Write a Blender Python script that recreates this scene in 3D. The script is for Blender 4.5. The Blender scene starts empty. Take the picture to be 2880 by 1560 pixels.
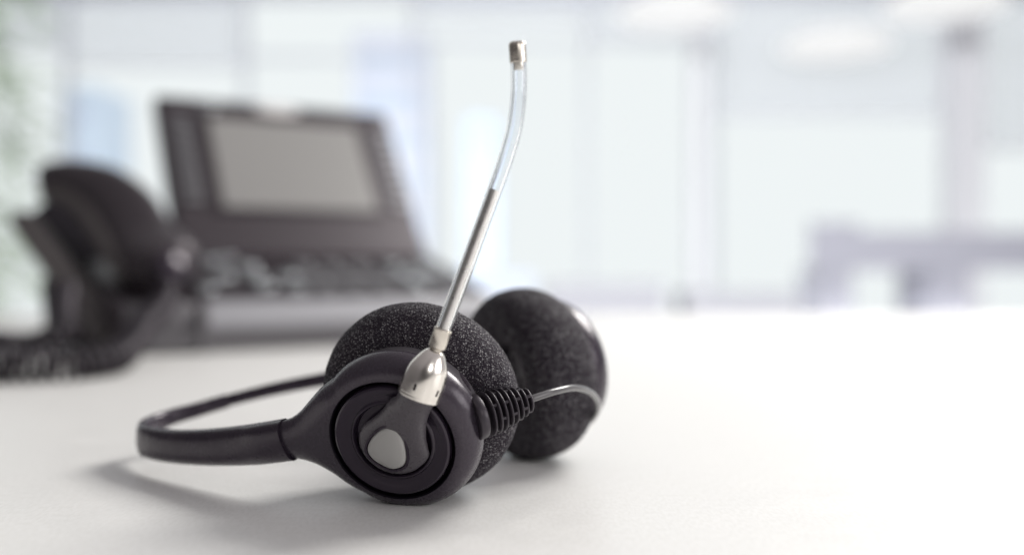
import bpy, bmesh, math, random
import numpy as np
from mathutils import Vector, Matrix, noise

random.seed(7)
S = 0.001                                   # everything below is laid out in millimetres
scene = bpy.context.scene
COL = scene.collection

# ------------------------------------------------------------------ camera, world, lamps, exposure
cam = bpy.data.cameras.new('camera')
cam.lens = 35.0
cam.sensor_width = 36.0
cam.shift_y = -0.0139
cam.clip_start = 0.01
cam.clip_end = 200
cam.dof.use_dof = True
cam.dof.focus_distance = 0.302
cam.dof.aperture_fstop = 3.3
cam.dof.aperture_blades = 0
cam_ob = bpy.data.objects.new('camera', cam)
COL.objects.link(cam_ob)
cam_ob.location = (0, 0, 0.075)
cam_ob.rotation_euler = (math.radians(90), 0, 0)
scene.camera = cam_ob

world = bpy.data.worlds.new('World')
scene.world = world
world.use_nodes = True
wn = world.node_tree.nodes
wl = world.node_tree.links
bg = wn['Background']
bg.inputs['Strength'].default_value = 1.0
# room light: bright towards the right, the ceiling and the windows, dim to the left and behind the photographer
w_tc = wn.new('ShaderNodeTexCoord')
def w_dot(d):
    n = wn.new('ShaderNodeVectorMath'); n.operation = 'DOT_PRODUCT'
    n.inputs[1].default_value = tuple(Vector(d).normalized())
    wl.new(w_tc.outputs['Generated'], n.inputs[0])
    return n.outputs['Value']
def w_range(sock, a, b, c, d):
    n = wn.new('ShaderNodeMapRange'); n.interpolation_type = 'SMOOTHSTEP'
    for k, x in zip(('From Min', 'From Max', 'To Min', 'To Max'), (a, b, c, d)): n.inputs[k].default_value = x
    wl.new(sock, n.inputs['Value'])
    return n.outputs['Result']
w_mul = wn.new('ShaderNodeMath'); w_mul.operation = 'MULTIPLY'
wl.new(w_range(w_dot((0.65, 0.15, 0.75)), -0.75, 0.95, 0.10, 0.42), w_mul.inputs[0])
wl.new(w_range(w_dot((0.12, -1.0, 0.22)), 0.72, 0.97, 1.0, 0.28), w_mul.inputs[1])
w_col = wn.new('ShaderNodeMix'); w_col.data_type = 'RGBA'
w_col.inputs['A'].default_value = (0, 0, 0, 1)
w_col.inputs['B'].default_value = (1.0, 0.94, 0.965, 1)
wl.new(w_mul.outputs['Value'], w_col.inputs['Factor'])
wl.new(w_col.outputs['Result'], bg.inputs['Color'])

key = bpy.data.lights.new('window_key', 'AREA')
key.shape = 'RECTANGLE'
key.size = 0.75
key.size_y = 0.65
key.energy = 34.0
key.color = (1.0, 0.98, 0.935)
key_ob = bpy.data.objects.new('window_key', key)
COL.objects.link(key_ob)
key_ob.location = (0.95, 1.28, 1.15)
key_ob.rotation_euler = (Vector((0.0, 0.32, 0.02)) - Vector(key_ob.location)).to_track_quat('-Z', 'Y').to_euler()

def area(name, loc, target, sx, sy, power, color):
    l = bpy.data.lights.new(name, 'AREA'); l.shape = 'RECTANGLE'
    l.size = sx; l.size_y = sy; l.energy = power; l.color = color
    o = bpy.data.objects.new(name, l); COL.objects.link(o)
    o.location = loc
    o.rotation_euler = (Vector(target) - Vector(loc)).to_track_quat('-Z', 'Y').to_euler()
    return o
area('front_highlight_fill', (0.22, -0.26, 0.34), (-0.02, 0.31, 0.03), 0.14, 0.14, 0.6, (1.0, 0.98, 0.96))  # added lamp for the highlight on the near ear housing
area('side_softbox', (0.62, 0.08, 0.24), (-0.02, 0.31, 0.03), 0.40, 0.26, 1.6, (1.0, 0.99, 0.98))  # added softbox for the sheen on the right-hand flanks
area('far_wall_fill', (0.3, 5.1, -0.45), (0.3, 7.0, 1.0), 6.0, 0.6, 45.0, (0.97, 0.98, 1.0))  # added unseen fill, brightens the far wall from below
area('tower_fill', (0.0, 7.5, 0.2), (0.0, 12.0, 0.6), 9.0, 3.0, 440.0, (0.97, 0.99, 1.0))  # added unseen fill behind the glass, brightens the towers
area('office_front_fill', (0.5, 2.0, 1.55), (0.8, 5.5, -0.2), 3.0, 0.5, 170.0, (0.97, 0.98, 1.0))  # added fill above the view, brightens window frames, columns and far desk

vs = scene.view_settings
vs.view_transform = 'Standard'
vs.look = 'None'
vs.exposure = -0.06
vs.gamma = 1.0
vs.use_curve_mapping = False
scene.render.engine = 'CYCLES'
scene.cycles.use_denoising = True
scene.cycles.max_bounces = 16
scene.cycles.transmission_bounces = 12
scene.cycles.transparent_max_bounces = 12
scene.cycles.sample_clamp_indirect = 6
scene.cycles.caustics_refractive = True

# ------------------------------------------------------------------ materials
def mat(name, color, rough=0.5, metal=0.0, spec=0.5, bump=None, rough_var=None, **kw):
    """bump = (noise scale per metre, strength, distance in m)"""
    m = bpy.data.materials.new(name)
    m.use_nodes = True
    nt = m.node_tree
    b = nt.nodes['Principled BSDF']
    b.inputs['Base Color'].default_value = (*color, 1)
    b.inputs['Roughness'].default_value = rough
    b.inputs['Metallic'].default_value = metal
    b.inputs['Specular IOR Level'].default_value = spec
    if max(color) < 0.05 and not metal: b.inputs['Specular Tint'].default_value = (1.0, 0.93, 1.0, 1)
    for k, v in kw.items():
        b.inputs[k.replace('_', ' ')].default_value = v
    tc = nt.nodes.new('ShaderNodeTexCoord')
    if bump:
        n = nt.nodes.new('ShaderNodeTexNoise')
        n.inputs['Scale'].default_value = bump[0]
        n.inputs['Detail'].default_value = 4
        nt.links.new(tc.outputs['Object'], n.inputs['Vector'])
        bp = nt.nodes.new('ShaderNodeBump')
        bp.inputs['Strength'].default_value = bump[1]
        bp.inputs['Distance'].default_value = bump[2]
        nt.links.new(n.outputs['Fac'], bp.inputs['Height'])
        nt.links.new(bp.outputs['Normal'], b.inputs['Normal'])
    if rough_var:
        n = nt.nodes.new('ShaderNodeTexNoise')
        n.inputs['Scale'].default_value = rough_var[0]
        n.inputs['Detail'].default_value = 5
        nt.links.new(tc.outputs['Object'], n.inputs['Vector'])
        mr = nt.nodes.new('ShaderNodeMapRange')
        mr.inputs['From Min'].default_value = 0.3
        mr.inputs['From Max'].default_value = 0.7
        mr.inputs['To Min'].default_value = max(0.0, rough - rough_var[1])
        mr.inputs['To Max'].default_value = rough + rough_var[1]
        nt.links.new(n.outputs['Fac'], mr.inputs['Value'])
        nt.links.new(mr.outputs['Result'], b.inputs['Roughness'])
    return m

def foam_mat():
    """open-cell foam: dark, with glints of its shiny struts painted as pale dots of two sizes, different from cell to cell"""
    m = bpy.data.materials.new('ear_foam')
    m.use_nodes = True
    nt = m.node_tree
    L = nt.links.new
    b = nt.nodes['Principled BSDF']
    tc = nt.nodes.new('ShaderNodeTexCoord')
    def rng(sock, a, c, lo=0.0, hi=1.0):
        r = nt.nodes.new('ShaderNodeMapRange')
        for k, x in zip(('From Min', 'From Max', 'To Min', 'To Max'), (a, c, lo, hi)): r.inputs[k].default_value = x
        L(sock, r.inputs['Value']); return r.outputs['Result']
    def math_(op, x, y):
        n = nt.nodes.new('ShaderNodeMath'); n.operation = op
        for i_, q in enumerate((x, y)):
            if isinstance(q, float): n.inputs[i_].default_value = q
            else: L(q, n.inputs[i_])
        return n.outputs['Value']
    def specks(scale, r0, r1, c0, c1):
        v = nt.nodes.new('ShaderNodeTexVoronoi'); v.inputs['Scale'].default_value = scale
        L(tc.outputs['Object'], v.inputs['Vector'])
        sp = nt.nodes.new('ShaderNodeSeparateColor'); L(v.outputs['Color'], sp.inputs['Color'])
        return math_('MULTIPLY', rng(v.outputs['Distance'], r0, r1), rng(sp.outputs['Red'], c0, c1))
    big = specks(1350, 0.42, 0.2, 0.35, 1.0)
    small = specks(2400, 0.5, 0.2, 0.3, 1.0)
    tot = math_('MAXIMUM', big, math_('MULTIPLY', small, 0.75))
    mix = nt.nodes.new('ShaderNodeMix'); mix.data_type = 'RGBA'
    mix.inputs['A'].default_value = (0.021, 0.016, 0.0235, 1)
    mix.inputs['B'].default_value = (0.34, 0.33, 0.34, 1)  # strut glints painted into the base colour
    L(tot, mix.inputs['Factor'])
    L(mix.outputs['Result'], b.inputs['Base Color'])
    L(rng(tot, 0.0, 1.0, 0.8, 0.25), b.inputs['Roughness'])
    L(rng(tot, 0.0, 1.0, 0.15, 0.6), b.inputs['Specular IOR Level'])
    n = nt.nodes.new('ShaderNodeTexNoise')
    n.inputs['Scale'].default_value = 1500
    n.inputs['Detail'].default_value = 3
    L(tc.outputs['Object'], n.inputs['Vector'])
    bp = nt.nodes.new('ShaderNodeBump')
    bp.inputs['Strength'].default_value = 1.0
    bp.inputs['Distance'].default_value = 0.0006
    L(n.outputs['Fac'], bp.inputs['Height'])
    L(bp.outputs['Normal'], b.inputs['Normal'])
    return m

def table_mat():
    m = mat('white_laminate', (0.81, 0.805, 0.79), 0.38, spec=0.45, bump=(1400, 0.12, 0.00012), rough_var=(60, 0.05))
    nt = m.node_tree
    b = nt.nodes['Principled BSDF']
    tc = nt.nodes.new('ShaderNodeTexCoord')
    n = nt.nodes.new('ShaderNodeTexNoise')
    n.inputs['Scale'].default_value = 900
    n.inputs['Detail'].default_value = 6
    mp = nt.nodes.new('ShaderNodeMapping')
    mp.inputs['Scale'].default_value = (1, 0.35, 1)
    nt.links.new(tc.outputs['Object'], mp.inputs['Vector'])
    nt.links.new(mp.outputs['Vector'], n.inputs['Vector'])
    r = nt.nodes.new('ShaderNodeValToRGB')
    r.color_ramp.elements[0].position = 0.35
    r.color_ramp.elements[0].color = (0.76, 0.755, 0.74, 1)
    r.color_ramp.elements[1].position = 0.62
    r.color_ramp.elements[1].color = (0.82, 0.816, 0.806, 1)
    nt.links.new(n.outputs['Fac'], r.inputs['Fac'])
    nt.links.new(r.outputs['Color'], b.inputs['Base Color'])
    return m

BLK = (0.030, 0.023, 0.030)
M = {
    'table': table_mat(),
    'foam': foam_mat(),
    'grain': mat('grained_black_plastic', (0.038, 0.031, 0.042), 0.28, bump=(1900, 0.22, 0.00012), rough_var=(700, 0.06)),
    'arm': mat('leather_grain_plastic', (0.088, 0.079, 0.090), 0.30, bump=(1500, 0.5, 0.00018), rough_var=(700, 0.06)),
    'gloss': mat('glossy_black_plastic', (0.022, 0.016, 0.026), 0.15, rough_var=(120, 0.03)),
    'satin': mat('satin_black_plastic', (0.025, 0.018, 0.029), 0.28, bump=(2500, 0.12, 0.00008), rough_var=(150, 0.05)),
    'void': mat('groove_black', (0.004, 0.003, 0.006), 0.6, spec=0.1),
    'rubber': mat('black_rubber', (0.024, 0.020, 0.026), 0.38, bump=(2200, 0.2, 0.0001)),
    'button': mat('grey_button_plastic', (0.40, 0.395, 0.385), 0.5, bump=(2600, 0.12, 0.00006)),
    'chrome': mat('brushed_nickel', (0.86, 0.82, 0.765), 0.22, 1.0, bump=(1500, 0.06, 0.00005), rough_var=(260, 0.07)),
    'nickel': mat('worn_nickel', (0.72, 0.67, 0.60), 0.26, 1.0, rough_var=(400, 0.1)),
    'rod': mat('drawn_steel', (0.80, 0.76, 0.72), 0.30, 1.0, rough_var=(500, 0.06)),
    'cable': mat('grey_cable', (0.105, 0.10, 0.105), 0.2, bump=(500, 0.25, 0.0002)),
    'tube': mat('clear_vinyl', (0.97, 0.985, 1.0), 0.03, Transmission_Weight=1.0, IOR=1.42),
    'plate': mat('grey_speaker_plate', (0.13, 0.12, 0.133), 0.4),
    'phone': mat('phone_black', (0.034, 0.028, 0.033), 0.40, bump=(1200, 0.2, 0.0001)),
    'phone_top': mat('phone_keybed', (0.018, 0.013, 0.017), 0.36),
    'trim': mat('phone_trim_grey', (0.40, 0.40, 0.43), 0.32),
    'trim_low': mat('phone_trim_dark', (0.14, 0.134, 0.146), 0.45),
    'keycap': mat('keycap', (0.20, 0.20, 0.215), 0.2, 0.3),
    'navcap': mat('nav_keycap', (0.40, 0.42, 0.44), 0.2, 0.75),
    'screen': mat('lcd_glass', (0.285, 0.28, 0.277), 0.30),
    'logo': mat('pale_badge', (0.72, 0.70, 0.70), 0.3),
    'cradle_shade': mat('cradle_shade_black', (0.009, 0.007, 0.011), 0.7, spec=0.2),  # shade under the handset, painted as near-black
    'cord': mat('cord_black', (0.022, 0.018, 0.024), 0.28),
    'bracket': mat('phone_edge_brown', (0.10, 0.09, 0.09), 0.5),
}

# ------------------------------------------------------------------ helpers
def U(v):
    v = np.array(v, float)
    return v / np.linalg.norm(v)

def link_mesh(name, V, Fc, material, parent=None, origin=(0, 0, 0), smooth=True, sharp=40):
    V = (np.asarray(V, float) - np.asarray(origin, float)) * S
    me = bpy.data.meshes.new(name)
    me.from_pydata([tuple(v) for v in V], [], [tuple(int(i) for i in f) for f in Fc])
    bm = bmesh.new(); bm.from_mesh(me)
    bmesh.ops.recalc_face_normals(bm, faces=bm.faces[:])
    bm.to_mesh(me); bm.free()
    if smooth:
        me.shade_smooth()
        me.set_sharp_from_angle(angle=math.radians(sharp))
    me.materials.append(material)
    o = bpy.data.objects.new(name, me)
    COL.objects.link(o)
    if parent is not None:
        o.parent = parent
    return o

def empty(name, loc):
    o = bpy.data.objects.new(name, None)
    o.empty_display_size = 0.02
    o.location = tuple(np.array(loc, float) * S)
    COL.objects.link(o)
    return o

def tag(o, label=None, cat=None, group=None, kind=None):
    if label: o['label'] = label
    if cat: o['category'] = cat
    if group: o['group'] = group
    if kind: o['kind'] = kind
    return o

class MB:
    def __init__(s): s.V = []; s.F = []
    def add(s, V, F):
        k = len(s.V)
        s.V += [np.asarray(v, float) for v in V]
        s.F += [tuple(i + k for i in f) for f in F]
        return s
    def loft(s, rings, closed=True, cap0=True, cap1=True, loop=False):
        n = len(rings[0]); k = len(s.V)
        for r in rings: s.V += [np.asarray(v, float) for v in r]
        m = len(rings)
        for i in range(m if loop else m - 1):
            a = k + i * n; b = k + ((i + 1) % m) * n
            for j in range(n if closed else n - 1):
                j2 = (j + 1) % n
                s.F.append((a + j, a + j2, b + j2, b + j))
        if not loop:
            if cap0: s.F.append(tuple(k + j for j in range(n))[::-1])
            if cap1: s.F.append(tuple(k + (m - 1) * n + j for j in range(n)))
        return s
    def lathe(s, prof, C, axis, n=96, cap0=True, cap1=True, sx=1.0):
        """prof: list of (radius, distance along axis)"""
        a, e, f = frame(axis)
        C = np.array(C, float)
        rings = []
        for r, h in prof:
            rings.append([C + a * h + (e * math.cos(t) * sx + f * math.sin(t)) * max(r, 0.01) for t in np.linspace(0, 2 * math.pi, n, endpoint=False)])
        return s.loft(rings, True, cap0, cap1)
    def tube(s, pts, rad, n=20, cap=True):
        pts = np.asarray(pts, float)
        T = np.gradient(pts, axis=0)
        T /= np.linalg.norm(T, axis=1)[:, None]
        u = U(np.cross(T[0], [0.31, 0.2, 0.93]))
        rings = []
        for i, p in enumerate(pts):
            u = U(u - T[i] * u.dot(T[i]))
            w = np.cross(T[i], u)
            r = rad[i] if hasattr(rad, '__len__') else rad
            rings.append([p + (u * math.cos(t) + w * math.sin(t)) * r for t in np.linspace(0, 2 * math.pi, n, endpoint=False)])
        return s.loft(rings, True, cap, cap)
    def box(s, C, ax, half):
        C = np.array(C, float)
        a = [np.array(v, float) for v in ax]
        P = [C + a[0] * half[0] * i + a[1] * half[1] * j + a[2] * half[2] * k for i in (-1, 1) for j in (-1, 1) for k in (-1, 1)]
        return s.add(P, [(0, 1, 3, 2), (4, 6, 7, 5), (0, 4, 5, 1), (2, 3, 7, 6), (0, 2, 6, 4), (1, 5, 7, 3)])
    def build(s, name, material, parent=None, origin=(0, 0, 0), bevel=0, seg=3, **kw):
        o = link_mesh(name, s.V, s.F, material, parent, origin, **kw)
        if bevel:
            m = o.modifiers.new('bevel', 'BEVEL'); m.width = bevel * S; m.segments = seg; m.limit_method = 'ANGLE'
            m.harden_normals = False
        return o

def frame(axis):
    a = U(axis)
    e = U(np.cross(a, [0, 0, 1]) if abs(a[2]) < 0.95 else np.cross(a, [0, 1, 0]))
    return a, e, np.cross(a, e)

def spline(P, n):
    """Catmull-Rom through the rows of P (any width), n samples"""
    P = np.asarray(P, float)
    d = np.r_[0, np.cumsum(np.sqrt(np.linalg.norm(np.diff(P[:, :3], axis=0), axis=1)))]
    Q = np.vstack([2 * P[0] - P[1], P, 2 * P[-1] - P[-2]])
    d = np.r_[-(d[1] - d[0]), d, 2 * d[-1] - d[-2]]
    out = []
    for t in np.linspace(d[1], d[-2], n):
        i = min(max(np.searchsorted(d, t) - 1, 1), len(Q) - 3)
        t0, t1, t2, t3 = d[i - 1:i + 3]
        p0, p1, p2, p3 = Q[i - 1:i + 3]
        a1 = (t1 - t) / (t1 - t0) * p0 + (t - t0) / (t1 - t0) * p1
        a2 = (t2 - t) / (t2 - t1) * p1 + (t - t1) / (t2 - t1) * p2
        a3 = (t3 - t) / (t3 - t2) * p2 + (t - t2) / (t3 - t2) * p3
        b1 = (t2 - t) / (t2 - t0) * a1 + (t - t0) / (t2 - t0) * a2
        b2 = (t3 - t) / (t3 - t1) * a2 + (t - t1) / (t3 - t1) * a3
        out.append((t2 - t) / (t2 - t1) * b1 + (t - t1) / (t2 - t1) * b2)
    return np.array(out)

def closed_spline(P, n):
    P = np.asarray(P, float)
    m = len(P)
    out = []
    per = n // m + 1
    for i in range(m):
        p0, p1, p2, p3 = P[i - 1], P[i], P[(i + 1) % m], P[(i + 2) % m]
        for t in np.linspace(0, 1, per, endpoint=False):
            out.append(0.5 * ((2 * p1) + (p2 - p0) * t + (2 * p0 - 5 * p1 + 4 * p2 - p3) * t * t + (3 * p1 - p0 - 3 * p2 + p3) * t ** 3))
    return resample(np.array(out), n, True)

def resample(P, n, closed=False):
    P = np.asarray(P, float)
    Q = np.vstack([P, P[:1]]) if closed else P
    d = np.r_[0, np.cumsum(np.linalg.norm(np.diff(Q, axis=0), axis=1))]
    t = np.linspace(0, d[-1], n, endpoint=not closed)
    return np.array([np.interp(t, d, Q[:, k]) for k in range(P.shape[1])]).T

def dist_to(poly, X, closed=True):
    A = poly; B = np.roll(poly, -1, 0)
    if not closed: A, B = A[:-1], B[:-1]
    D = B - A
    L2 = (D ** 2).sum(1) + 1e-12
    out = np.empty(len(X))
    for i, x in enumerate(X):
        t = np.clip(((x - A) * D).sum(1) / L2, 0, 1)
        q = A + D * t[:, None] - x
        out[i] = math.sqrt((q ** 2).sum(1).min())
    return out

class Plane2:
    """a tilted working plane: point (p, q, z) -> space"""
    def __init__(s, C, n, e1):
        s.C = np.array(C, float); s.n = U(n)
        e1 = np.array(e1, float); s.e1 = U(e1 - s.n * e1.dot(s.n)); s.e2 = np.cross(s.n, s.e1)
    def __call__(s, p, q, z=0):
        return s.C + s.e1 * p + s.e2 * q + s.n * z

def pillow(pl, outline, Hf, R, zoff=None, inner=None, Hb=None, Rb=None, steps=40, wall=0.0, dist_poly=None, dist_closed=True, power=2.2, centre=(0, 0)):
    """a rounded slab over an outline in a plane: front height falls off towards the outline, optional hole in the middle"""
    N = len(outline)
    zoff = zoff or (lambda p, q: np.zeros_like(p))
    Hf_ = Hf if callable(Hf) else (lambda p, q: np.full_like(p, Hf))
    dp = outline if dist_poly is None else dist_poly
    inn = inner if inner is not None else np.tile(np.array(centre, float), (N, 1)) + 0.02 * (outline - np.array(centre))
    ss = np.linspace(0, 1, steps) ** 1.6
    mb = MB()
    def rings(H_, RR, sign, off):
        rr = []
        for s_ in ss:
            X = outline * (1 - s_) + inn * s_
            d = np.minimum(dist_to(dp, X, dist_closed), RR) / RR
            dome = (1 - (1 - d) ** power) ** (1 / power)
            z = zoff(X[:, 0], X[:, 1]) + off + sign * H_(X[:, 0], X[:, 1]) * dome
            rr.append([pl(x[0], x[1], zz) for x, zz in zip(X, z)])
        return rr
    fr = rings(Hf_, R, 1, 0)
    if Hb is not None:
        Hb_ = Hb if callable(Hb) else (lambda p, q: np.full_like(p, Hb))
        bk = rings(Hb_, Rb or R, -1, -wall)
        mb.loft(bk[::-1] + (fr if wall else fr[1:]), True, True, inner is None)
    else:
        mb.loft(fr, True, False, inner is None)
    return mb

# ------------------------------------------------------------------ the setting
mb = MB(); mb.box((0, 480, -15), np.eye(3), (2600, 970, 15))
table = mb.build('table', M['table'], bevel=3)
tag(table, kind='structure')

def flat_mat(name, c, r=0.6): return mat(name, c, r, bump=(20, 0.05, 0.001))
m_floor = flat_mat('grey_carpet', (0.45, 0.45, 0.47), 0.9)
m_wall = flat_mat('white_paint', (0.8, 0.8, 0.82))
m_lilac = flat_mat('lilac_grey_fabric', (0.40, 0.40, 0.45), 0.8)
m_grey = flat_mat('pale_grey_laminate', (0.42, 0.42, 0.45), 0.6)
m_alu = flat_mat('pale_aluminium', (0.68, 0.70, 0.74), 0.5)
m_leaf = flat_mat('plant_leaf', (0.36, 0.46, 0.30), 0.6)
m_blue = flat_mat('pale_blue_facade', (0.55, 0.60, 0.68), 0.7)

mb = MB(); mb.box((0, 6000, -760), np.eye(3), (9000, 8000, 10))
tag(mb.build('floor', m_floor), kind='structure')
mb = MB(); mb.box((1000, 6100, 2010), np.eye(3), (4700, 960, 20))
tag(mb.build('ceiling', m_wall), kind='structure')

# daylight outside the glass
m_sky = bpy.data.materials.new('daylight_sky'); m_sky.use_nodes = True
nt = m_sky.node_tree; nt.nodes.clear()
em = nt.nodes.new('ShaderNodeEmission'); ou = nt.nodes.new('ShaderNodeOutputMaterial')
em.inputs['Color'].default_value = (0.925, 0.965, 0.962, 1); em.inputs['Strength'].default_value = 1.0
nt.links.new(em.outputs[0], ou.inputs[0])
mb = MB(); mb.add([(-16000, 15000, -6000), (16000, 15000, -6000), (16000, 15000, 14000), (-16000, 15000, 14000)], [(0, 1, 2, 3)])
tag(mb.build('sky', m_sky), kind='structure')

def px_at(px, y): return (px - 1440) * y / 2800.0
def z_at(py, y): return 75 - (py - 740) * y / 2800.0

# ------------------------------------------------------------------ HEADSET
n1 = U((-.22, -.91, -.34))
C1 = np.array((-33.9, 306, 24.2))
P1 = Plane2(C1, n1, (38.3, -10, 5.6))
HO = (-34, 318, 0)
headset = empty('headset', HO)
tag(headset, 'black headset with foam ear cushions and raised silver microphone boom on the white table', 'headset')

# --- near ear housing: a dome with a neck that flares out of it towards the headband
up = spline([(-40, 6.4, 0), (-36, 7.2, 0), (-32, 9.3, 0), (-28, 12.4, 0), (-22.5, 16.6, 0), (-17.2, 19.5, 0)], 50)[:, :2]
lo = spline([(-17.2, -19.5, 0), (-22, -16.2, 0), (-26, -12.6, 0), (-31, -9.2, 0), (-36, -7.2, 0), (-40, -6.4, 0)], 50)[:, :2]
RH = 26.0
t0 = math.atan2(up[-1][1], up[-1][0]); t1 = math.atan2(lo[0][1], lo[0][0])
arc = np.array([(RH * math.cos(t), RH * math.sin(t)) for t in np.linspace(t0 - 0.06, t1 + 0.06, 160)])
run = np.vstack([up, arc, lo])
N1 = 260
side = resample(run, N1 - 14)
end = np.array([(-40, q) for q in np.linspace(-6.4, 6.4, 16)[1:-1]])
outline = np.vstack([side, end])
dist_poly = np.vstack([[(-70, 6.4)], side, [(-70, -6.4)]])
GC = np.array((-1.0, -0.5)); RG = 20.0
inner = []
for o_ in outline:
    d = o_ - GC
    inner.append(GC + RG * d / np.linalg.norm(d))
inner = np.array(inner)
sm = lambda p: np.clip((p + 40) / 22.0, 0, 1)
Hf = lambda p, q: 3.6 + (7.0 - 3.6) * sm(p) ** 1.3
Hb = lambda p, q: 2.8 + 2.5 * sm(p)
mb = pillow(P1, outline, Hf, 6.2, inner=inner, Hb=Hb, Rb=6.0, dist_poly=dist_poly, dist_closed=False, steps=44, power=2.0)
# wall of the groove
ring = lambda r, z, n=N1, c=GC: [P1(c[0] + r * math.cos(t), c[1] + r * math.sin(t), z) for t in np.linspace(0, 2 * math.pi, n, endpoint=False)]
housing = mb.build('ear_housing', M['grain'], headset, HO, sharp=50)
mb = MB().loft([ring(RG + .05, 6.95), ring(RG - .35, 6.6), ring(RG - .5, 2.6), ring(17.0, 2.5)], True, False, True)
mb.build('groove', M['void'], housing, HO)
# pale seam mark on the right flank
seam = closed_spline([(23.3, 17.5), (24.2, 16.0), (25.3, 13.0), (25.4, 10.6), (24.4, 12.8), (23.5, 15.2)], 60)
mb = MB()
def rim_pt(p, q, k):
    d = max(0.05, 26.0 - math.hypot(p, q)); d = min(d, 6.2) / 6.2
    z = 7.0 * math.sqrt(max(0, 1 - (1 - d) ** 2))
    rr = math.hypot(p, q)
    return P1(p, q, z) + (P1.n * 0.5 + (P1.e1 * p + P1.e2 * q) / rr * 0.85) * k
sc = seam.mean(0)
mb.loft([[rim_pt(*(sc + (s_ - sc) * f), k) for s_ in seam] for f, k in ((1.0, 0.0), (1.0, .16), (0.9, .2), (0.5, .2), (0.05, .2))], True, False, True)
mb.build('side_inlay', M['satin'], housing, HO)

# pivot disc inside the groove
prof = [(18.4, 2.6), (18.5, 6.2), (18.2, 6.9), (17.6, 7.25), (17.0, 7.2), (15.6, 6.5), (14.2, 6.0), (13.5, 5.95), (13.2, 6.3), (12.9, 6.5), (12.5, 6.45), (12.2, 6.1), (12.0, 4.6), (11.7, 4.3), (0.02, 4.3)]
mb = MB(); mb.lathe(prof, P1(GC[0], GC[1], 0), n1, 160, False, True)
pivot = mb.build('pivot_disc', M['gloss'], headset, HO, sharp=35)

# microphone arm
arm_out = closed_spline([(8.3, 18.4), (5.7, 15.6), (2.8, 14.0), (-0.8, 10.7), (-4.6, 8.1), (-8.2, 6.1), (-10.7, 3.4), (-11.9, -0.4), (-11.2, -4.6), (-9.0, -8.2), (-5.6, -10.8), (-1.2, -11.9), (3.2, -11.2), (6.9, -9.2), (9.4, -6.6), (9.9, -3.4), (10.3, -0.2), (12.0, 4.9), (14.6, 9.2), (17.6, 12.6), (19.2, 15.4), (15.6, 19.0), (10.9, 20.6)], 240)
axis2 = U((14.4, 19.5, 0))[:2]
az = lambda p, q: 6.2 + 4.4 * np.clip((p * axis2[0] + q * axis2[1] + 2) / 24.0, 0, 1.15) ** 1.5
mb = pillow(P1, arm_out, lambda p, q: 2.5 + 2.9 * np.clip((p * axis2[0] + q * axis2[1] + 0) / 22.0, 0, 1), 6.5, zoff=az, Hb=lambda p, q: 1.2 + 4.2 * np.clip((p * axis2[0] + q * axis2[1]) / 22.0, 0, 1), Rb=6.0, steps=36, power=2.0, centre=(2.0, 1.0))
arm = mb.build('microphone_arm', M['arm'], headset, HO, sharp=60)

# raised lip and button
btn = closed_spline([(-8.3, -1.3), (-6.3, 1.9), (-2.9, 4.5), (0.6, 5.8), (3.4, 5.0), (4.4, 2.3), (4.3, -1.5), (3.4, -5.7), (1.6, -8.1), (-1.9, -8.7), (-5.0, -7.0), (-7.6, -4.4)], 120) + np.array((-0.3, 0))
bc = btn.mean(0)
zt = lambda p, q: float(az(np.array(p), np.array(q)) + 2.5)
def bring(f, k): return [P1(*(bc + (b_ - bc) * f), zt(*(bc + (b_ - bc) * f)) + k) for b_ in btn]
mb = MB().loft([bring(1.14, -1.6), bring(1.14, 0.1), bring(1.12, 0.4), bring(1.075, 0.5), bring(1.03, 0.42), bring(1.005, 0.15), bring(0.99, -1.2)], True, False, True)
lip = mb.build('button_rim', M['satin'], arm, HO)
mb = MB().loft([bring(0.972, -0.8), bring(0.972, 0.15), bring(0.955, 0.45), bring(0.9, 0.72), bring(0.75, 1.05), bring(0.5, 1.3), bring(0.25, 1.42), bring(0.03, 1.45)], True, False, True)
mb.build('call_button', M['button'], arm, HO, sharp=80)

# silver collar, ferrule, boom
B0 = np.array((-26.3, 287.5, 38.4))        # centre of the collar's open end
bax = U((.345, -.06, .93))
prof = [(5.3, -2.2), (6.15, -2.1), (6.35, -1.6), (6.15, -1.2), (6.25, -0.9), (6.3, 1.0), (6.3, 3.0), (6.1, 5.0), (5.65, 7.0), (4.75, 9.0), (3.6, 10.9), (2.8, 11.9), (2.3, 12.25), (2.1, 12.1), (1.9, 11.0), (0.02, 11.0)]
ps = [prof[i] for i in range(5)] + [tuple(x) for x in spline([(r, h, 0) for r, h in prof[4:12]], 30)[:, :2]] + prof[12:]
mb = MB(); mb.lathe(ps, B0, bax, 96)
boom = mb.build('boom_collar', M['chrome'], headset, HO, sharp=50)
a_, e_, f_ = frame(bax)
for ang in (-62, -118, -6, 178, 60, 120):
    t = math.radians(ang)
    d = e_ * math.cos(t) + f_ * math.sin(t)
    tt = np.cross(a_, d)
    mb = MB(); mb.box(B0 + a_ * 1.5 + d * 6.05, (tt, a_, d), (0.42, 1.0, 0.30))
    mb.build('slot', M['void'], boom, HO, bevel=0.15, seg=2)
mb = MB(); mb.lathe([(1.7, 10.5), (1.75, 12.2), (1.95, 12.35), (1.95, 12.7), (1.7, 12.85), (1.7, 13.6)], B0, bax, 48)
mb.build('neck_pin', M['nickel'], boom, HO)
mb = MB(); mb.lathe([(1.6, 13.1), (2.35, 13.1), (2.6, 13.35), (2.62, 15.0), (2.58, 18.2), (2.66, 18.3), (2.66, 18.8), (2.45, 19.0), (2.2, 18.9), (2.15, 18.0)], B0, bax, 64, True, True)
mb.build('ferrule', M['nickel'], boom, HO)

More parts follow.
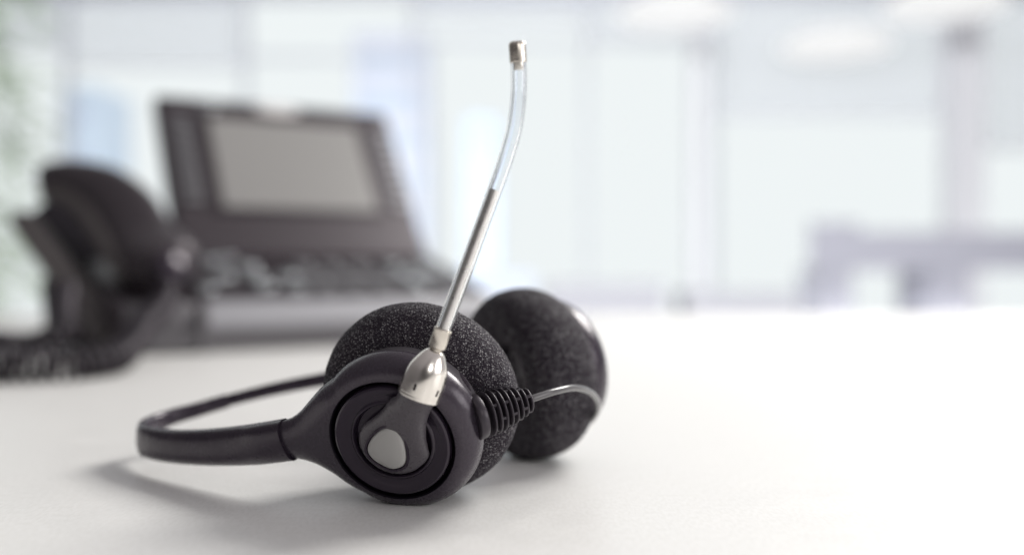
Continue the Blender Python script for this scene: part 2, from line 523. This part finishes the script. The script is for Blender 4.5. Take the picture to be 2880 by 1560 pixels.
Bt = B0 + bax * 18.3
def up_(px, py, d): return np.array(((px - 1440) * d / 2800.0, d, 75 - (py - 740) * d / 2800.0))
path = spline([Bt, Bt + bax * 15, Bt + bax * 30, Bt + bax * 43.5, up_(1419, 455, 282.8), up_(1446, 363, 282), up_(1458.5, 270, 281), up_(1459.5, 205, 280.4), up_(1457, 163, 280)], 140)
ro = np.full(len(path), 2.22); ri = 1.45
tb = MB(); tb.tube(path, ro, 40, cap=False)
nv = len(tb.V)
ib = MB(); ib.tube(path, ri, 40, cap=False)
k = len(tb.V); tb.add(ib.V, [f[::-1] for f in ib.F])
for a0, b0 in ((0, k), (len(path) * 40 - 40, k + len(path) * 40 - 40)):
    for j in range(40):
        j2 = (j + 1) % 40
        tb.F.append((a0 + j, a0 + j2, b0 + j2, b0 + j))
tube = tb.build('voice_tube', M['tube'], headset, HO, sharp=60)
L = np.r_[0, np.cumsum(np.linalg.norm(np.diff(path, axis=0), axis=1))]
rodp = path[L < 43.5]
mb = MB(); mb.tube(rodp, 1.36, 32); mb.build('inner_rod', M['rod'], tube, HO, sharp=50)
ce = path[-1]; cax = U(path[-1] - path[-4])
mb = MB(); mb.lathe([(1.9, -0.2), (2.4, -0.3), (2.5, -0.1), (2.42, 0.25), (2.45, 0.5), (2.45, 4.4), (2.3, 5.1), (1.9, 5.45), (1.0, 5.55), (0.02, 5.55)], ce - cax * 1.0, cax, 64)
mb.build('boom_cap', M['nickel'], tube, HO)
mb = MB(); mb.lathe([(1.3, -2.4), (1.38, -2.2), (1.38, 1.0)], ce - cax * 1.0, cax, 40)
mb.build('cap_plug', M['nickel'], tube, HO)

# --- foam cushions
def cushion(C, n, name, Ro=20.5, rr=12.0, ra=11.5, seed=0.0):
    a, e, f = frame(n)
    rings = []
    NT, NR = 220, 84
    for t in np.linspace(0, 2 * math.pi, NT, endpoint=False):
        d = e * math.cos(t) + f * math.sin(t)
        ring = []
        for s_ in np.linspace(0, 2 * math.pi, NR, endpoint=False):
            c, si = math.cos(s_), math.sin(s_)
            p = C + d * (Ro + rr * math.copysign(abs(c) ** .9, c)) + a * ra * math.copysign(abs(si) ** .9, si)
            nv_ = noise.noise(Vector(p * 0.11) + Vector((seed, 0, 0))) * 0.13 + noise.noise(Vector(p * 1.1)) * 0.16 + noise.noise(Vector(p * 2.3)) * .08
            ring.append(p + (d * c + a * si) * nv_)
        rings.append(ring)
    m = MB(); m.loft(rings, True, loop=True)
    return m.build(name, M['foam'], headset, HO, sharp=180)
CF1 = C1 - n1 * 19.5 + np.array((0, 0, 0.3))
cushion(CF1, n1, 'ear_cushion')
mb = MB(); mb.lathe([(22.5, -3.0), (24.0, -4.5), (24.0, -8.0), (23.0, -9.5), (14, -21), (0.02, -21)], C1, n1, 96)
mb.build('speaker_plate', M['plate'], headset, HO)

# --- rear ear cup
m2 = U((-.82, -.56, -.14))
C2 = np.array((5.8, 384, 32.6))
cush2 = cushion(C2, m2, 'ear_cushion', Ro=22.0, rr=11.0, ra=13.6, seed=5.0)
prof = [(0.02, 2.0), (15, 2.0), (15.3, -4)]
mb = MB(); mb.lathe(prof, C2, m2, 96)
plate2 = mb.build('speaker_plate', M['plate'], headset, HO)
P2 = Plane2(C2 + m2 * 2.0, m2, np.cross((0, 0, 1), m2))
for (p, q, rx, ry) in ((-6.5, 5.0, 1.0, 1.9), (-6.8, 0.6, .9, 1.5), (-2.0, -3.0, 1.0, 1.5), (2.5, 3.5, 1.0, 1.6), (-3.2, -6.6, .6, .8), (3.5, -4.0, 1, 1.5), (7, 1, 1, 1.6), (-4.2, 2.0, .35, 3.4), (-2.0, -5.5, 3.2, .35), (0.5, 7.5, 1.0, 1.4)):
    mb = MB().loft([[P2(p + rx * k_ * math.cos(t), q + ry * k_ * math.sin(t), z) for t in np.linspace(0, 2 * math.pi, 24, endpoint=False)] for k_, z in ((1, .02), (1, .12), (.2, .12))])
    mb.build('vent', M['void'], plate2, HO)
prof = [(14, -4), (24, -8.5), (26.0, -9.5), (26.8, -11.0), (27.0, -13.0), (26.8, -14.5), (26.0, -17.5), (24.4, -20), (22, -22), (20.4, -22.6), (19.9, -22.4), (19.4, -20.4), (18.4, -20.4), (18.3, -22.8), (17.8, -23.4), (16, -23.5), (10, -24.6), (0.02, -25.0)]
mb = MB(); mb.lathe(prof, C2, m2, 140)
h2 = mb.build('ear_housing', M['satin'], headset, HO, sharp=35)

# --- headband
def strip(rows, n, seg=28, power=3.0, w_start=None):
    """rows: x, y, z, half height, half thickness; the tall side stays close to upright"""
    R = spline(rows, n)
    P = R[:, :3]
    T = np.gradient(P, axis=0); T /= np.linalg.norm(T, axis=1)[:, None]
    rings = []
    for i in range(n):
        w = np.array((0, 0, 1.0))
        if w_start is not None:
            k_ = max(0.0, 1 - i / 45.0); w = w * (1 - k_) + np.array(w_start) * k_
        w = U(w - T[i] * w.dot(T[i])); u = np.cross(T[i], w)
        ring = []
        for t in np.linspace(0, 2 * math.pi, seg, endpoint=False):
            c, s_ = math.cos(t), math.sin(t)
            ring.append(P[i] + w * R[i, 3] * math.copysign(abs(c) ** (2 / power), c) + u * R[i, 4] * math.copysign(abs(s_) ** (2 / power), s_))
        rings.append(ring)
    return rings
neck_end = P1(-38.6, 0, 0.4)
rows = [(*neck_end, 6.95, 4.25)] + [(*up_(px, c, d), hh, ht) for px, c, d, hh, ht in (
    (745, 1245, 321, 6.75, 4.3), (700, 1250, 325.5, 6.6, 4.15), (600, 1256, 335, 6.2, 3.8), (500, 1255, 346, 5.85, 3.3), (432, 1246, 356.5, 5.8, 2.7), (402, 1234, 366, 5.8, 2.35), (412, 1207, 379, 4.6, 2.1), (470, 1176, 391, 3.3, 1.9), (560, 1150, 399, 2.9, 1.8), (640, 1126, 403, 2.8, 1.7))]
mb = MB(); mb.loft(strip(rows, 170, 48, 2.6, P1.e2))
band = mb.build('headband', M['satin'], headset, HO, sharp=50)
rows2 = [(*up_(px, c, d), hh, ht) for px, c, d, hh, ht in ((590, 1141, 401, 2.3, 1.2), (640, 1126, 403, 2.4, 1.2), (760, 1096, 405.5, 2.55, 1.25), (900, 1068, 406, 2.7, 1.3), (1100, 1035, 405, 2.9, 1.5))] + [(-20, 402, 34, 3.2, 2.0), (5, 398, 35, 5, 2.8), (16, 395, 35, 6, 3)]
mb = MB(); mb.loft(strip(rows2, 90, 24)); mb.build('band_slider', M['satin'], headset, HO, sharp=50)

# --- strain relief and cable
sa = np.array((-11.0, 300.0, 28.6)); sb = np.array((6.4, 308, 33.2))
sx = U(sb - sa)
mb = MB(); mb.lathe([(5.6, -1.2), (6.6, -1.1), (6.9, -0.8), (6.9, 1.5), (6.65, 1.8), (4.4, 1.85)], sa, sx, 72)
sr = mb.build('strain_relief', M['rubber'], headset, HO, sharp=45)
mb = MB(); mb.lathe([(3.4, 1.6), (2.9, 8), (2.1, 14), (1.6, 18)], sa, sx, 48)
mb.build('relief_core', M['rubber'], sr, HO)
a_, e_, f_ = frame(sx)
for i in range(8):
    h = 3.9 + i * 2.0
    r = 6.9 - 0.05 * i * i - 0.08 * i
    mb = MB(); mb.lathe([(1.6, h - .40), (r - .3, h - .40), (r, h - .1), (r, h + .1), (r - .3, h + .40), (1.6, h + .40)], sa, sx, 64)
    mb.build('rib', M['rubber'], sr, HO, sharp=50)
    if i < 7:
        for ang in ((-75, 15, 105, 195) if i % 2 else (-120, -30, 60, 150)):
            t = math.radians(ang); d = e_ * math.cos(t) + f_ * math.sin(t)
            mb = MB(); mb.box(sa + sx * (h + 1.0) + d * (r - 1.9), (np.cross(sx, d), sx, d), (.45, 1.0, 1.25))
            mb.build('web', M['rubber'], sr, HO, bevel=.15, seg=2)
cp = spline([sb - sx * 2.0, sb + sx * 0.5, up_(1560, 1100, 314), up_(1615, 1090, 324), up_(1662, 1104, 338), up_(1682, 1136, 352), up_(1676, 1163, 364), up_(1656, 1186, 378), up_(1625, 1196, 390)], 90)
mb = MB(); mb.tube(cp, 1.12, 24); mb.build('cable', M['cable'], headset, HO, sharp=60)

# ------------------------------------------------------------------ DESK PHONE
u = np.array((.857, .515, 0)); u = U(u); v = np.array((-u[1], u[0], 0)); zz = np.array((0, 0, 1.0))
OL = np.array((-306.0, 799.5, 0))
def ph(a, b, z): return OL + u * a + v * b + zz * z
PO = ph(120, 60, 0)
phone = empty('desk_phone', PO)
tag(phone, 'black office desk phone with tilted grey display, blurred behind the headset', 'desk phone')
def extr(profile, a0, a1):
    m = MB(); m.loft([[ph(a0, b, z) for b, z in profile], [ph(a1, b, z) for b, z in profile]])
    return m
extr([(8, 4), (8, 36), (14, 42), (150, 84), (175, 84), (225, 60), (225, 4)], -15, 344).build('base', M['phone_top'], phone, PO, bevel=4, sharp=40)
extr([(2, 20.5), (9, 39), (15, 43.5), (20, 40), (20, 20.5)], 62, 346).build('front_lit_trim', M['trim'], phone, PO, bevel=2)  # sky light on this raked face is painted in as paler grey
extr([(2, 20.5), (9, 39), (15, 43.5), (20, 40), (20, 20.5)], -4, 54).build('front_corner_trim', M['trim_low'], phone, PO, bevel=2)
extr([(2.5, 1), (1.0, 19.5), (20, 19.5), (20, 1)], -4, 336.5).build('front_plinth', M['trim_low'], phone, PO, bevel=1.5)
mb = MB(); mb.box(ph(58, 1.5, 20), (u, v, zz), (3.5, 4, 20)); mb.build('seam_rib', M['trim_low'], phone, PO, bevel=1)

# display head
dv = U(v * .553 + zz * .833); dn = U(np.cross(u, dv))      # dn points towards the camera side
D0 = ph(75, 150, 83)
def dp(a, l, k): return D0 + u * a + dv * l + dn * k
mb = MB(); mb.box(dp(130, 102, -11), (u, dv, dn), (134, 106, 11)); head = mb.build('display_head', M['phone'], phone, PO, bevel=5, seg=4)
mb = MB(); mb.box(dp(132, 119, 0.6), (u, dv, dn), (96, 67, 1.2)); mb.build('display_surround', M['phone_top'], head, PO, bevel=1)
mb = MB(); mb.box(dp(132, 118, 1.6), (u, dv, dn), (85, 60, 1.0)); mb.build('screen', M['screen'], head, PO, bevel=.6)
mb = MB(); mb.loft([[dp(128 + 26 * f * math.cos(t), 198 + 6.5 * f * math.sin(t), k) for t in np.linspace(0, 2 * math.pi, 40, endpoint=False)] for f, k in ((1, -.5), (1, .8), (.9, 1.3), (.05, 1.4))])
mb.build('badge', M['logo'], head, PO)
mb = MB(); mb.loft([[dp(50 + 9 * f * math.cos(t), 194 + 6 * f * math.sin(t), k) for t in np.linspace(0, 2 * math.pi, 40, endpoint=False)] for f, k in ((1, -.5), (1, .8), (.9, 1.2), (.05, 1.3))])
mb.build('indicator_lamp', M['navcap'], head, PO)
for side_a in (17, 247):
    for i in range(8):
        mb = MB(); mb.box(dp(side_a, 68 + i * 14.5, 1.4), (u, dv, dn), (8.5 if side_a > 100 else 11, 4.2, 2.2))
        mb.build('line_key', M['trim'] if side_a > 100 else M['keycap'], head, PO, bevel=1.6)
mb = MB(); mb.loft([[dp(20, 185, -20), dp(240, 185, -20), dp(240, 20, -20), dp(20, 20, -20)], [ph(95, 250, 20), ph(315, 250, 20), ph(315, 180, 20), ph(95, 180, 20)]])
mb.build('display_support', M['phone_top'], phone, PO, bevel=2)

# keys on the sloping bed
slope = U((136 * v + 42 * zz)); kn = np.cross(u, slope)
K0 = ph(0, 14, 42)
def kp(a, l, k): return K0 + u * a + slope * l + kn * k
def cap(name, a, l, ra, rl, mtl, h=5.0):
    m = MB(); pts = []
    for f, k in ((1, -1), (1, h * .5), (.93, h * .78), (.75, h * .93), (.4, h), (.03, h * 1.02)):
        pts.append([kp(a + ra * f * math.copysign(abs(math.cos(t)) ** .8, math.cos(t)), l + rl * f * math.copysign(abs(math.sin(t)) ** .8, math.sin(t)), k) for t in np.linspace(0, 2 * math.pi, 32, endpoint=False)])
    m.loft(pts); return m.build(name, mtl, phone, PO, sharp=70)
for i in range(4):
    for j in range(3):
        cap('number_key', 178 + j * 29, 22 + i * 25, 10.5, 8.0, M['keycap'])
for i in range(4):
    cap('function_key', 272, 22 + i * 25, 10, 7.5, M['navcap'])
    cap('function_key', 305, 22 + i * 25, 10, 7.5, M['navcap'] if i > 1 else M['keycap'])
for a, l in ((122, 34), (92, 62), (152, 62), (122, 92)):
    cap('arrow_key', a, l, 11, 8.5, M['navcap'], 6)
cap('select_key', 122, 63, 9, 9, M['navcap'], 7)
for a, l in ((62, 112), (92, 116), (110, 122), (70, 30), (150, 24)):
    cap('soft_key', a, l, 9, 7, M['navcap'])

# handset cradle on the left
mb = MB()
q0 = [up_(26, 586, 905), up_(100, 590, 915), up_(350, 915, 822), up_(285, 940, 806)]
low = [q - np.array((0, 0, 16.0)) + v * 10 for q in q0]
ctr = [np.vstack([q0]), np.vstack([low])]
mb.loft([q0, low])
mb.build('cradle_rail', M['bracket'], phone, PO, bevel=5, seg=4)
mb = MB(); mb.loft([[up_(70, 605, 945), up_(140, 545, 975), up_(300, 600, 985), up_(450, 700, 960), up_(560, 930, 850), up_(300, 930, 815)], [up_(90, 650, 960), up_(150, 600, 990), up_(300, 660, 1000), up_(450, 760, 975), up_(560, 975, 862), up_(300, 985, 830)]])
mb.build('cradle', M['cradle_shade'], phone, PO, bevel=4)  # dark body fills the gap with painted shade
mb = MB(); mb.loft([[up_(110, 790, 880), up_(260, 800, 860), up_(330, 985, 850), up_(130, 970, 885)], [up_(150, 720, 960), up_(300, 720, 960), up_(420, 930, 930), up_(160, 930, 960)]])
mb.build('cradle_foot', M['phone'], phone, PO, bevel=4)

# handset
HB = up_(430, 815, 845)
hand = empty('telephone_handset', HB)
tag(hand, 'black telephone handset resting arched on the cradle at the left of the desk phone', 'handset')
Lp = spline([up_(120, 552, 930), up_(178, 550, 922), up_(238, 592, 910), up_(282, 655, 890), up_(318, 725, 865), up_(352, 785, 845), up_(380, 815, 832)], 40)
Rp = spline([up_(126, 474, 955), up_(240, 468, 948), up_(335, 484, 937), up_(428, 548, 920), up_(488, 640, 900), up_(556, 728, 880), up_(572, 780, 868)], 40)
rings = []
for i in range(40):
    a, b = Lp[i], Rp[i]
    w = (b - a) / 2; c = (a + b) / 2
    t_ = (Lp[min(i + 1, 39)] + Rp[min(i + 1, 39)] - Lp[max(i - 1, 0)] - Rp[max(i - 1, 0)])
    nrm = U(np.cross(w, t_))
    if nrm[1] > 0: nrm = -nrm
    th = 17 if i < 26 else 17 + 13 * min(1, (i - 26) / 8)
    endf = 1.0
    if i > 34: endf = math.sqrt(max(0.03, 1 - ((i - 34) / 5.2) ** 2))
    if i < 3: endf = (0.7, 0.9, 0.97)[i]
    rings.append([c + w * math.copysign(abs(math.cos(t)) ** .75, math.cos(t)) * (0.75 + .25 * endf) + nrm * th * endf * math.copysign(abs(math.sin(t)) ** .75, math.sin(t)) for t in np.linspace(0, 2 * math.pi, 40, endpoint=False)])
mb = MB(); mb.loft(rings); mb.build('grip', M['phone'], hand, HB, sharp=80)
rim = [Lp[i] * .96 + Rp[i] * .04 + np.array((0, -6, 0)) for i in range(1, 34)]
mb = MB(); mb.tube(rim, np.r_[np.linspace(6, 9, 16), np.linspace(9, 6, 17)], 16); mb.build('grip_edge', M['bracket'], hand, HB)
mb = MB(); mb.lathe([(0.02, 5), (5, 4.8), (9, 4.2), (12.5, 2.8), (14, 1.0), (14.3, -1), (15, -8), (0.02, -9)], up_(484, 750, 826), U((.71, -.62, .33)), 40)
mb.build('highlight_disc', M['gloss'], hand, HB)  # added glossy disc, tilted to mirror the key lamp as a highlight

# coiled cord
cpts = spline([up_(470, 815, 826), up_(455, 862, 795), up_(405, 915, 745), up_(370, 968, 705), up_(310, 1016, 665), up_(215, 1030, 640), up_(110, 1034, 630), up_(-20, 1034, 628), up_(-160, 1028, 640), up_(-240, 1000, 700), up_(-160, 975, 735), up_(-40, 965, 730), up_(90, 975, 715), up_(165, 940, 735), up_(178, 870, 780), up_(185, 820, 830)], 2600)
cpts[:, 2] = np.maximum(cpts[:, 2], 11.0)
T = np.gradient(cpts, axis=0); T /= np.linalg.norm(T, axis=1)[:, None]
Lc = np.r_[0, np.cumsum(np.linalg.norm(np.diff(cpts, axis=0), axis=1))]
w0 = np.array((0, 0, 1.0)); hel = []
for i in range(len(cpts)):
    w0 = U(w0 - T[i] * w0.dot(T[i])); x0 = np.cross(T[i], w0)
    th = Lc[i] / 7.6 * 2 * math.pi
    hel.append(cpts[i] + (w0 * math.cos(th) + x0 * math.sin(th)) * 8.6)
mb = MB(); mb.tube(hel, 2.3, 8)
cord = mb.build('coiled_cord', M['cord'], None, (0, 0, 0), sharp=80)
tag(cord, 'black coiled handset cord bunched on the table at the left of the desk phone', 'cord')

# ------------------------------------------------------------------ the office behind, far out of focus
E3 = np.eye(3)
WY = 7000
def wbox(name, px0, px1, py0, py1, y, dep, material, bevel=0, parent=None):
    x0, x1 = px_at(px0, y), px_at(px1, y); z1, z0 = z_at(py0, y), z_at(py1, y)
    m = MB(); m.box(((x0 + x1) / 2, y + dep / 2, (z0 + z1) / 2), E3, ((x1 - x0) / 2, dep / 2, (z1 - z0) / 2))
    return m.build(name, material, parent, bevel=bevel)

m_glass = mat('window_glass', (0.98, 0.99, 1.0), 0.02, Transmission_Weight=1.0, IOR=1.02, spec=0.1)
m_blind = bpy.data.materials.new('blind_fabric'); m_blind.use_nodes = True
nt = m_blind.node_tree; b_ = nt.nodes['Principled BSDF']
b_.inputs['Base Color'].default_value = (0.84, 0.85, 0.90, 1); b_.inputs['Roughness'].default_value = 0.9
tl_ = nt.nodes.new('ShaderNodeBsdfTranslucent'); tl_.inputs['Color'].default_value = (0.90, 0.91, 0.95, 1)
tp_ = nt.nodes.new('ShaderNodeBsdfTransparent')
m1_ = nt.nodes.new('ShaderNodeMixShader'); m1_.inputs[0].default_value = 0.62
m2_ = nt.nodes.new('ShaderNodeMixShader'); m2_.inputs[0].default_value = 0.70
nt.links.new(b_.outputs[0], m1_.inputs[1]); nt.links.new(tl_.outputs[0], m1_.inputs[2])
nt.links.new(m1_.outputs[0], m2_.inputs[1]); nt.links.new(tp_.outputs[0], m2_.inputs[2])
nt.links.new(m2_.outputs[0], nt.nodes['Material Output'].inputs[0])
edges = [-900, 190, 690, 1160, 1650, 2010, 2700, 3700]
names = ['tall glazed window behind the far left of the handset', 'tall glazed window above the left side of the phone display',
         'tall glazed window above the right side of the phone display', 'tall glazed window behind the microphone boom',
         'narrow glazed window just right of the boom', 'wide glazed window above the far grey desk', 'glazed window at the right end of the far wall']
for i in range(7):
    x0, x1 = px_at(edges[i], WY), px_at(edges[i + 1], WY)
    w = empty('window', ((x0 + x1) / 2, WY, -750))
    O = ((x0 + x1) / 2, WY, -750)
    tag(w, names[i], 'window', 'windows along the far office wall')
    z0, z1 = -740, 1985
    t = 6
    m = MB()
    xa, xb = x0 + 3, x1 - 3
    m.box((xa + t, WY, (z0 + z1) / 2), E3, (t, 35, (z1 - z0) / 2)); m.box((xb - t, WY, (z0 + z1) / 2), E3, (t, 35, (z1 - z0) / 2))
    m.box(((xa + xb) / 2, WY, z0 + 30), E3, ((xb - xa) / 2 - 2 * t, 35, 30)); m.box(((xa + xb) / 2, WY, z1 - 30), E3, ((xb - xa) / 2 - 2 * t, 35, 30))
    if i in (2, 3):
        zt_ = z_at({2: 160, 3: 120}[i], WY)
        m.box(((xa + xb) / 2, WY, zt_), E3, ((xb - xa) / 2 - 2 * t, 30, 14))
    m.build('frame', m_alu, w, O)
    m = MB(); m.box(((xa + xb) / 2, WY, (z0 + z1) / 2), E3, ((xb - xa) / 2 - 2 * t, 3, (z1 - z0) / 2 - 60))
    m.build('pane', m_glass, w, O)
    drop = {0: 150, 1: 190, 3: 60, 4: 130, 5: 330, 6: 420}.get(i)
    if drop:
        zb = z_at(drop, WY)
        m = MB(); m.box(((xa + xb) / 2, WY - 60, (zb + z1) / 2), E3, ((xb - xa) / 2 - t, 1.5, (z1 - zb) / 2))
        bl = m.build('added_blind', m_blind, w, O)  # added sheer blind, greys the top of the window
        m = MB(); m.box(((xa + xb) / 2, WY - 60, zb - 8), E3, ((xb - xa) / 2 - t, 8, 8)); m.build('hem_bar', m_alu, bl, O)

tag(wbox('column', 1952, 1984, -80, 1075, 6700, 160, m_wall), 'slim white column standing right of the boom in the blurred office', 'column', 'white columns near the far windows')
tag(wbox('column', 2680, 2770, -80, 1075, 6600, 200, m_wall), 'broad white column at the right side of the blurred office', 'column', 'white columns near the far windows')
lights = [(1900, 30, 5800, 'white pendant lamp just right of the microphone boom tip'), (2350, 122, 6300, 'white pendant lamp hanging lowest, above the far desk'), (2660, 4, 5700, 'white pendant lamp at the top right edge')]
m_lamp = bpy.data.materials.new('lit_diffuser'); m_lamp.use_nodes = True
nt = m_lamp.node_tree; pb = nt.nodes['Principled BSDF']
pb.inputs['Base Color'].default_value = (.25, .25, .25, 1); pb.inputs['Emission Color'].default_value = (1, 1, .985, 1); pb.inputs['Emission Strength'].default_value = 0.70
for px, py, y, lb in lights:
    x, z = px_at(px, y), z_at(py, y)
    O = (x, y, z)
    l_ = empty('pendant_lamp', O); tag(l_, lb, 'pendant lamp', 'pendant lamps at the far end of the office')
    m = MB(); m.lathe([(0.1, 95), (60, 92), (220, 60), (330, 0), (340, -25), (330, -25), (325, -20)], O, (0, 0, 1), 48, True, False); m.build('lamp_shade', m_lamp, l_, O)
    m = MB(); m.lathe([(322, -22), (300, -55), (180, -80), (0.1, -88)], O, (0, 0, 1), 48); m.build('diffuser', m_lamp, l_, O)
    if z < 1880:
        m = MB(); m.tube([(x, y, z + 90), (x, y, (z + 2080) / 2), (x, y, 1990)], 5, 8); m.build('cord', m_alu, l_, O)

# pale tower blocks across the street, beyond the glass
def block(px0, px1, py, y, mtl, label):
    x0, x1, z1 = px_at(px0, y), px_at(px1, y), z_at(py, y)
    O = ((x0 + x1) / 2, y, -5000)
    b_ = empty('building', O); tag(b_, label, 'building', 'pale towers across the street')
    m = MB(); m.box(((x0 + x1) / 2, y + 500, (z1 - 5000) / 2), E3, ((x1 - x0) / 2, 500, (z1 + 5000) / 2)); m.build('facade', mtl, b_, O)
    zz_ = z1 - 350
    while zz_ > -800:
        m = MB(); m.box(((x0 + x1) / 2, y - 4, zz_), E3, ((x1 - x0) / 2 - 60, 12, 110)); m.build('window_band', m_band, b_, O)
        zz_ -= 480
m_fa = flat_mat('pale_blue_render', (0.66, 0.76, 0.86), 0.8); m_fb = flat_mat('pale_lilac_render', (0.74, 0.76, 0.84), 0.8); m_fc = flat_mat('pale_green_render', (0.70, 0.79, 0.78), 0.8)
m_band = flat_mat('facade_glass', (0.60, 0.68, 0.80), 0.4)
block(170, 270, 240, 11000, m_fa, 'narrow pale blue tower outside, seen above the handset')
block(990, 1200, 90, 12000, m_fb, 'pale lilac tower outside, seen above the right end of the phone display')
block(1310, 1400, 330, 11500, m_fa, 'slender pale blue tower outside, directly left of the microphone boom')
# far desk on the right
FY = 5000
fd = empty('office_desk', (px_at(2560, FY), FY, -750)); O = (px_at(2560, FY), FY, -750)
tag(fd, 'grey lilac office desk with side panels standing far behind on the right', 'desk')
def fbox(name, a, b, c, d, y, dep, mtl):
    x0, x1 = px_at(a, y), px_at(b, y); z1, z0 = z_at(c, y), z_at(d, y)
    m = MB(); m.box(((x0 + x1) / 2, y + dep / 2, (z0 + z1) / 2), E3, ((x1 - x0) / 2, dep / 2, (z1 - z0) / 2)); return m.build(name, mtl, fd, O, bevel=8)
fbox('privacy_panel', 2285, 2950, 650, 760, FY, 60, m_lilac)
fbox('end_block', 2285, 2420, 625, 652, FY, 60, m_lilac)
fbox('leg', 2325, 2400, 760, 1270, FY, 500, m_lilac)
fbox('leg', 2630, 2730, 760, 1270, FY, 500, m_lilac)
tag(wbox('cabinet', 1530, 1870, 800, 1180, 4400, 300, m_grey), 'low pale grey cabinet just right of the headset at the far table edge', 'cabinet', 'low cabinets along the far side of the office')
tag(wbox('cabinet', 1930, 2240, 825, 1180, 4400, 300, m_grey), 'shallowest pale grey cabinet, standing left of the far desk', 'cabinet', 'low cabinets along the far side of the office')
tag(wbox('cabinet', 1250, 1500, 770, 1180, 4400, 300, m_blue), 'blue grey cabinet seen behind the rear ear cushion', 'cabinet', 'low cabinets along the far side of the office')

# plant at the left edge
O = (px_at(-60, 3600), 3600, -750)
pl_ = empty('potted_plant', O)
tag(pl_, 'pale green leafy plant at the left edge behind the handset', 'plant')
m = MB(); m.lathe([(150, 0), (190, 380), (170, 380), (165, 350), (0.1, 350)], O, (0, 0, 1), 40); m.build('pot', m_wall, pl_, O)
m = MB(); m.tube([np.array(O) + (0, 0, 340), np.array(O) + (10, 0, 900), np.array(O) + (-15, 10, 1500), np.array(O) + (0, 0, 1900)], [22, 18, 14, 8], 12); m.build('trunk', m_grey, pl_, O)
m = MB()
for i in range(900):
    h = random.uniform(520, 1950); r = random.uniform(20, 230); t = random.uniform(0, 6.283)
    c = np.array(O) + (r * math.cos(t), r * math.sin(t), h)
    d = U((math.cos(t), math.sin(t), random.uniform(-.6, .5))); w = U(np.cross(d, (random.uniform(-.3, .3), random.uniform(-.3, .3), 1)))
    l = random.uniform(50, 95); b = l * .22
    dr = np.array((0, 0, -l * .18))
    m.add([c, c + d * l * .5 + w * b, c + d * l + dr, c + d * l * .5 - w * b], [(0, 1, 2), (0, 2, 3)])
m.build('foliage', m_leaf, pl_, O, smooth=False)
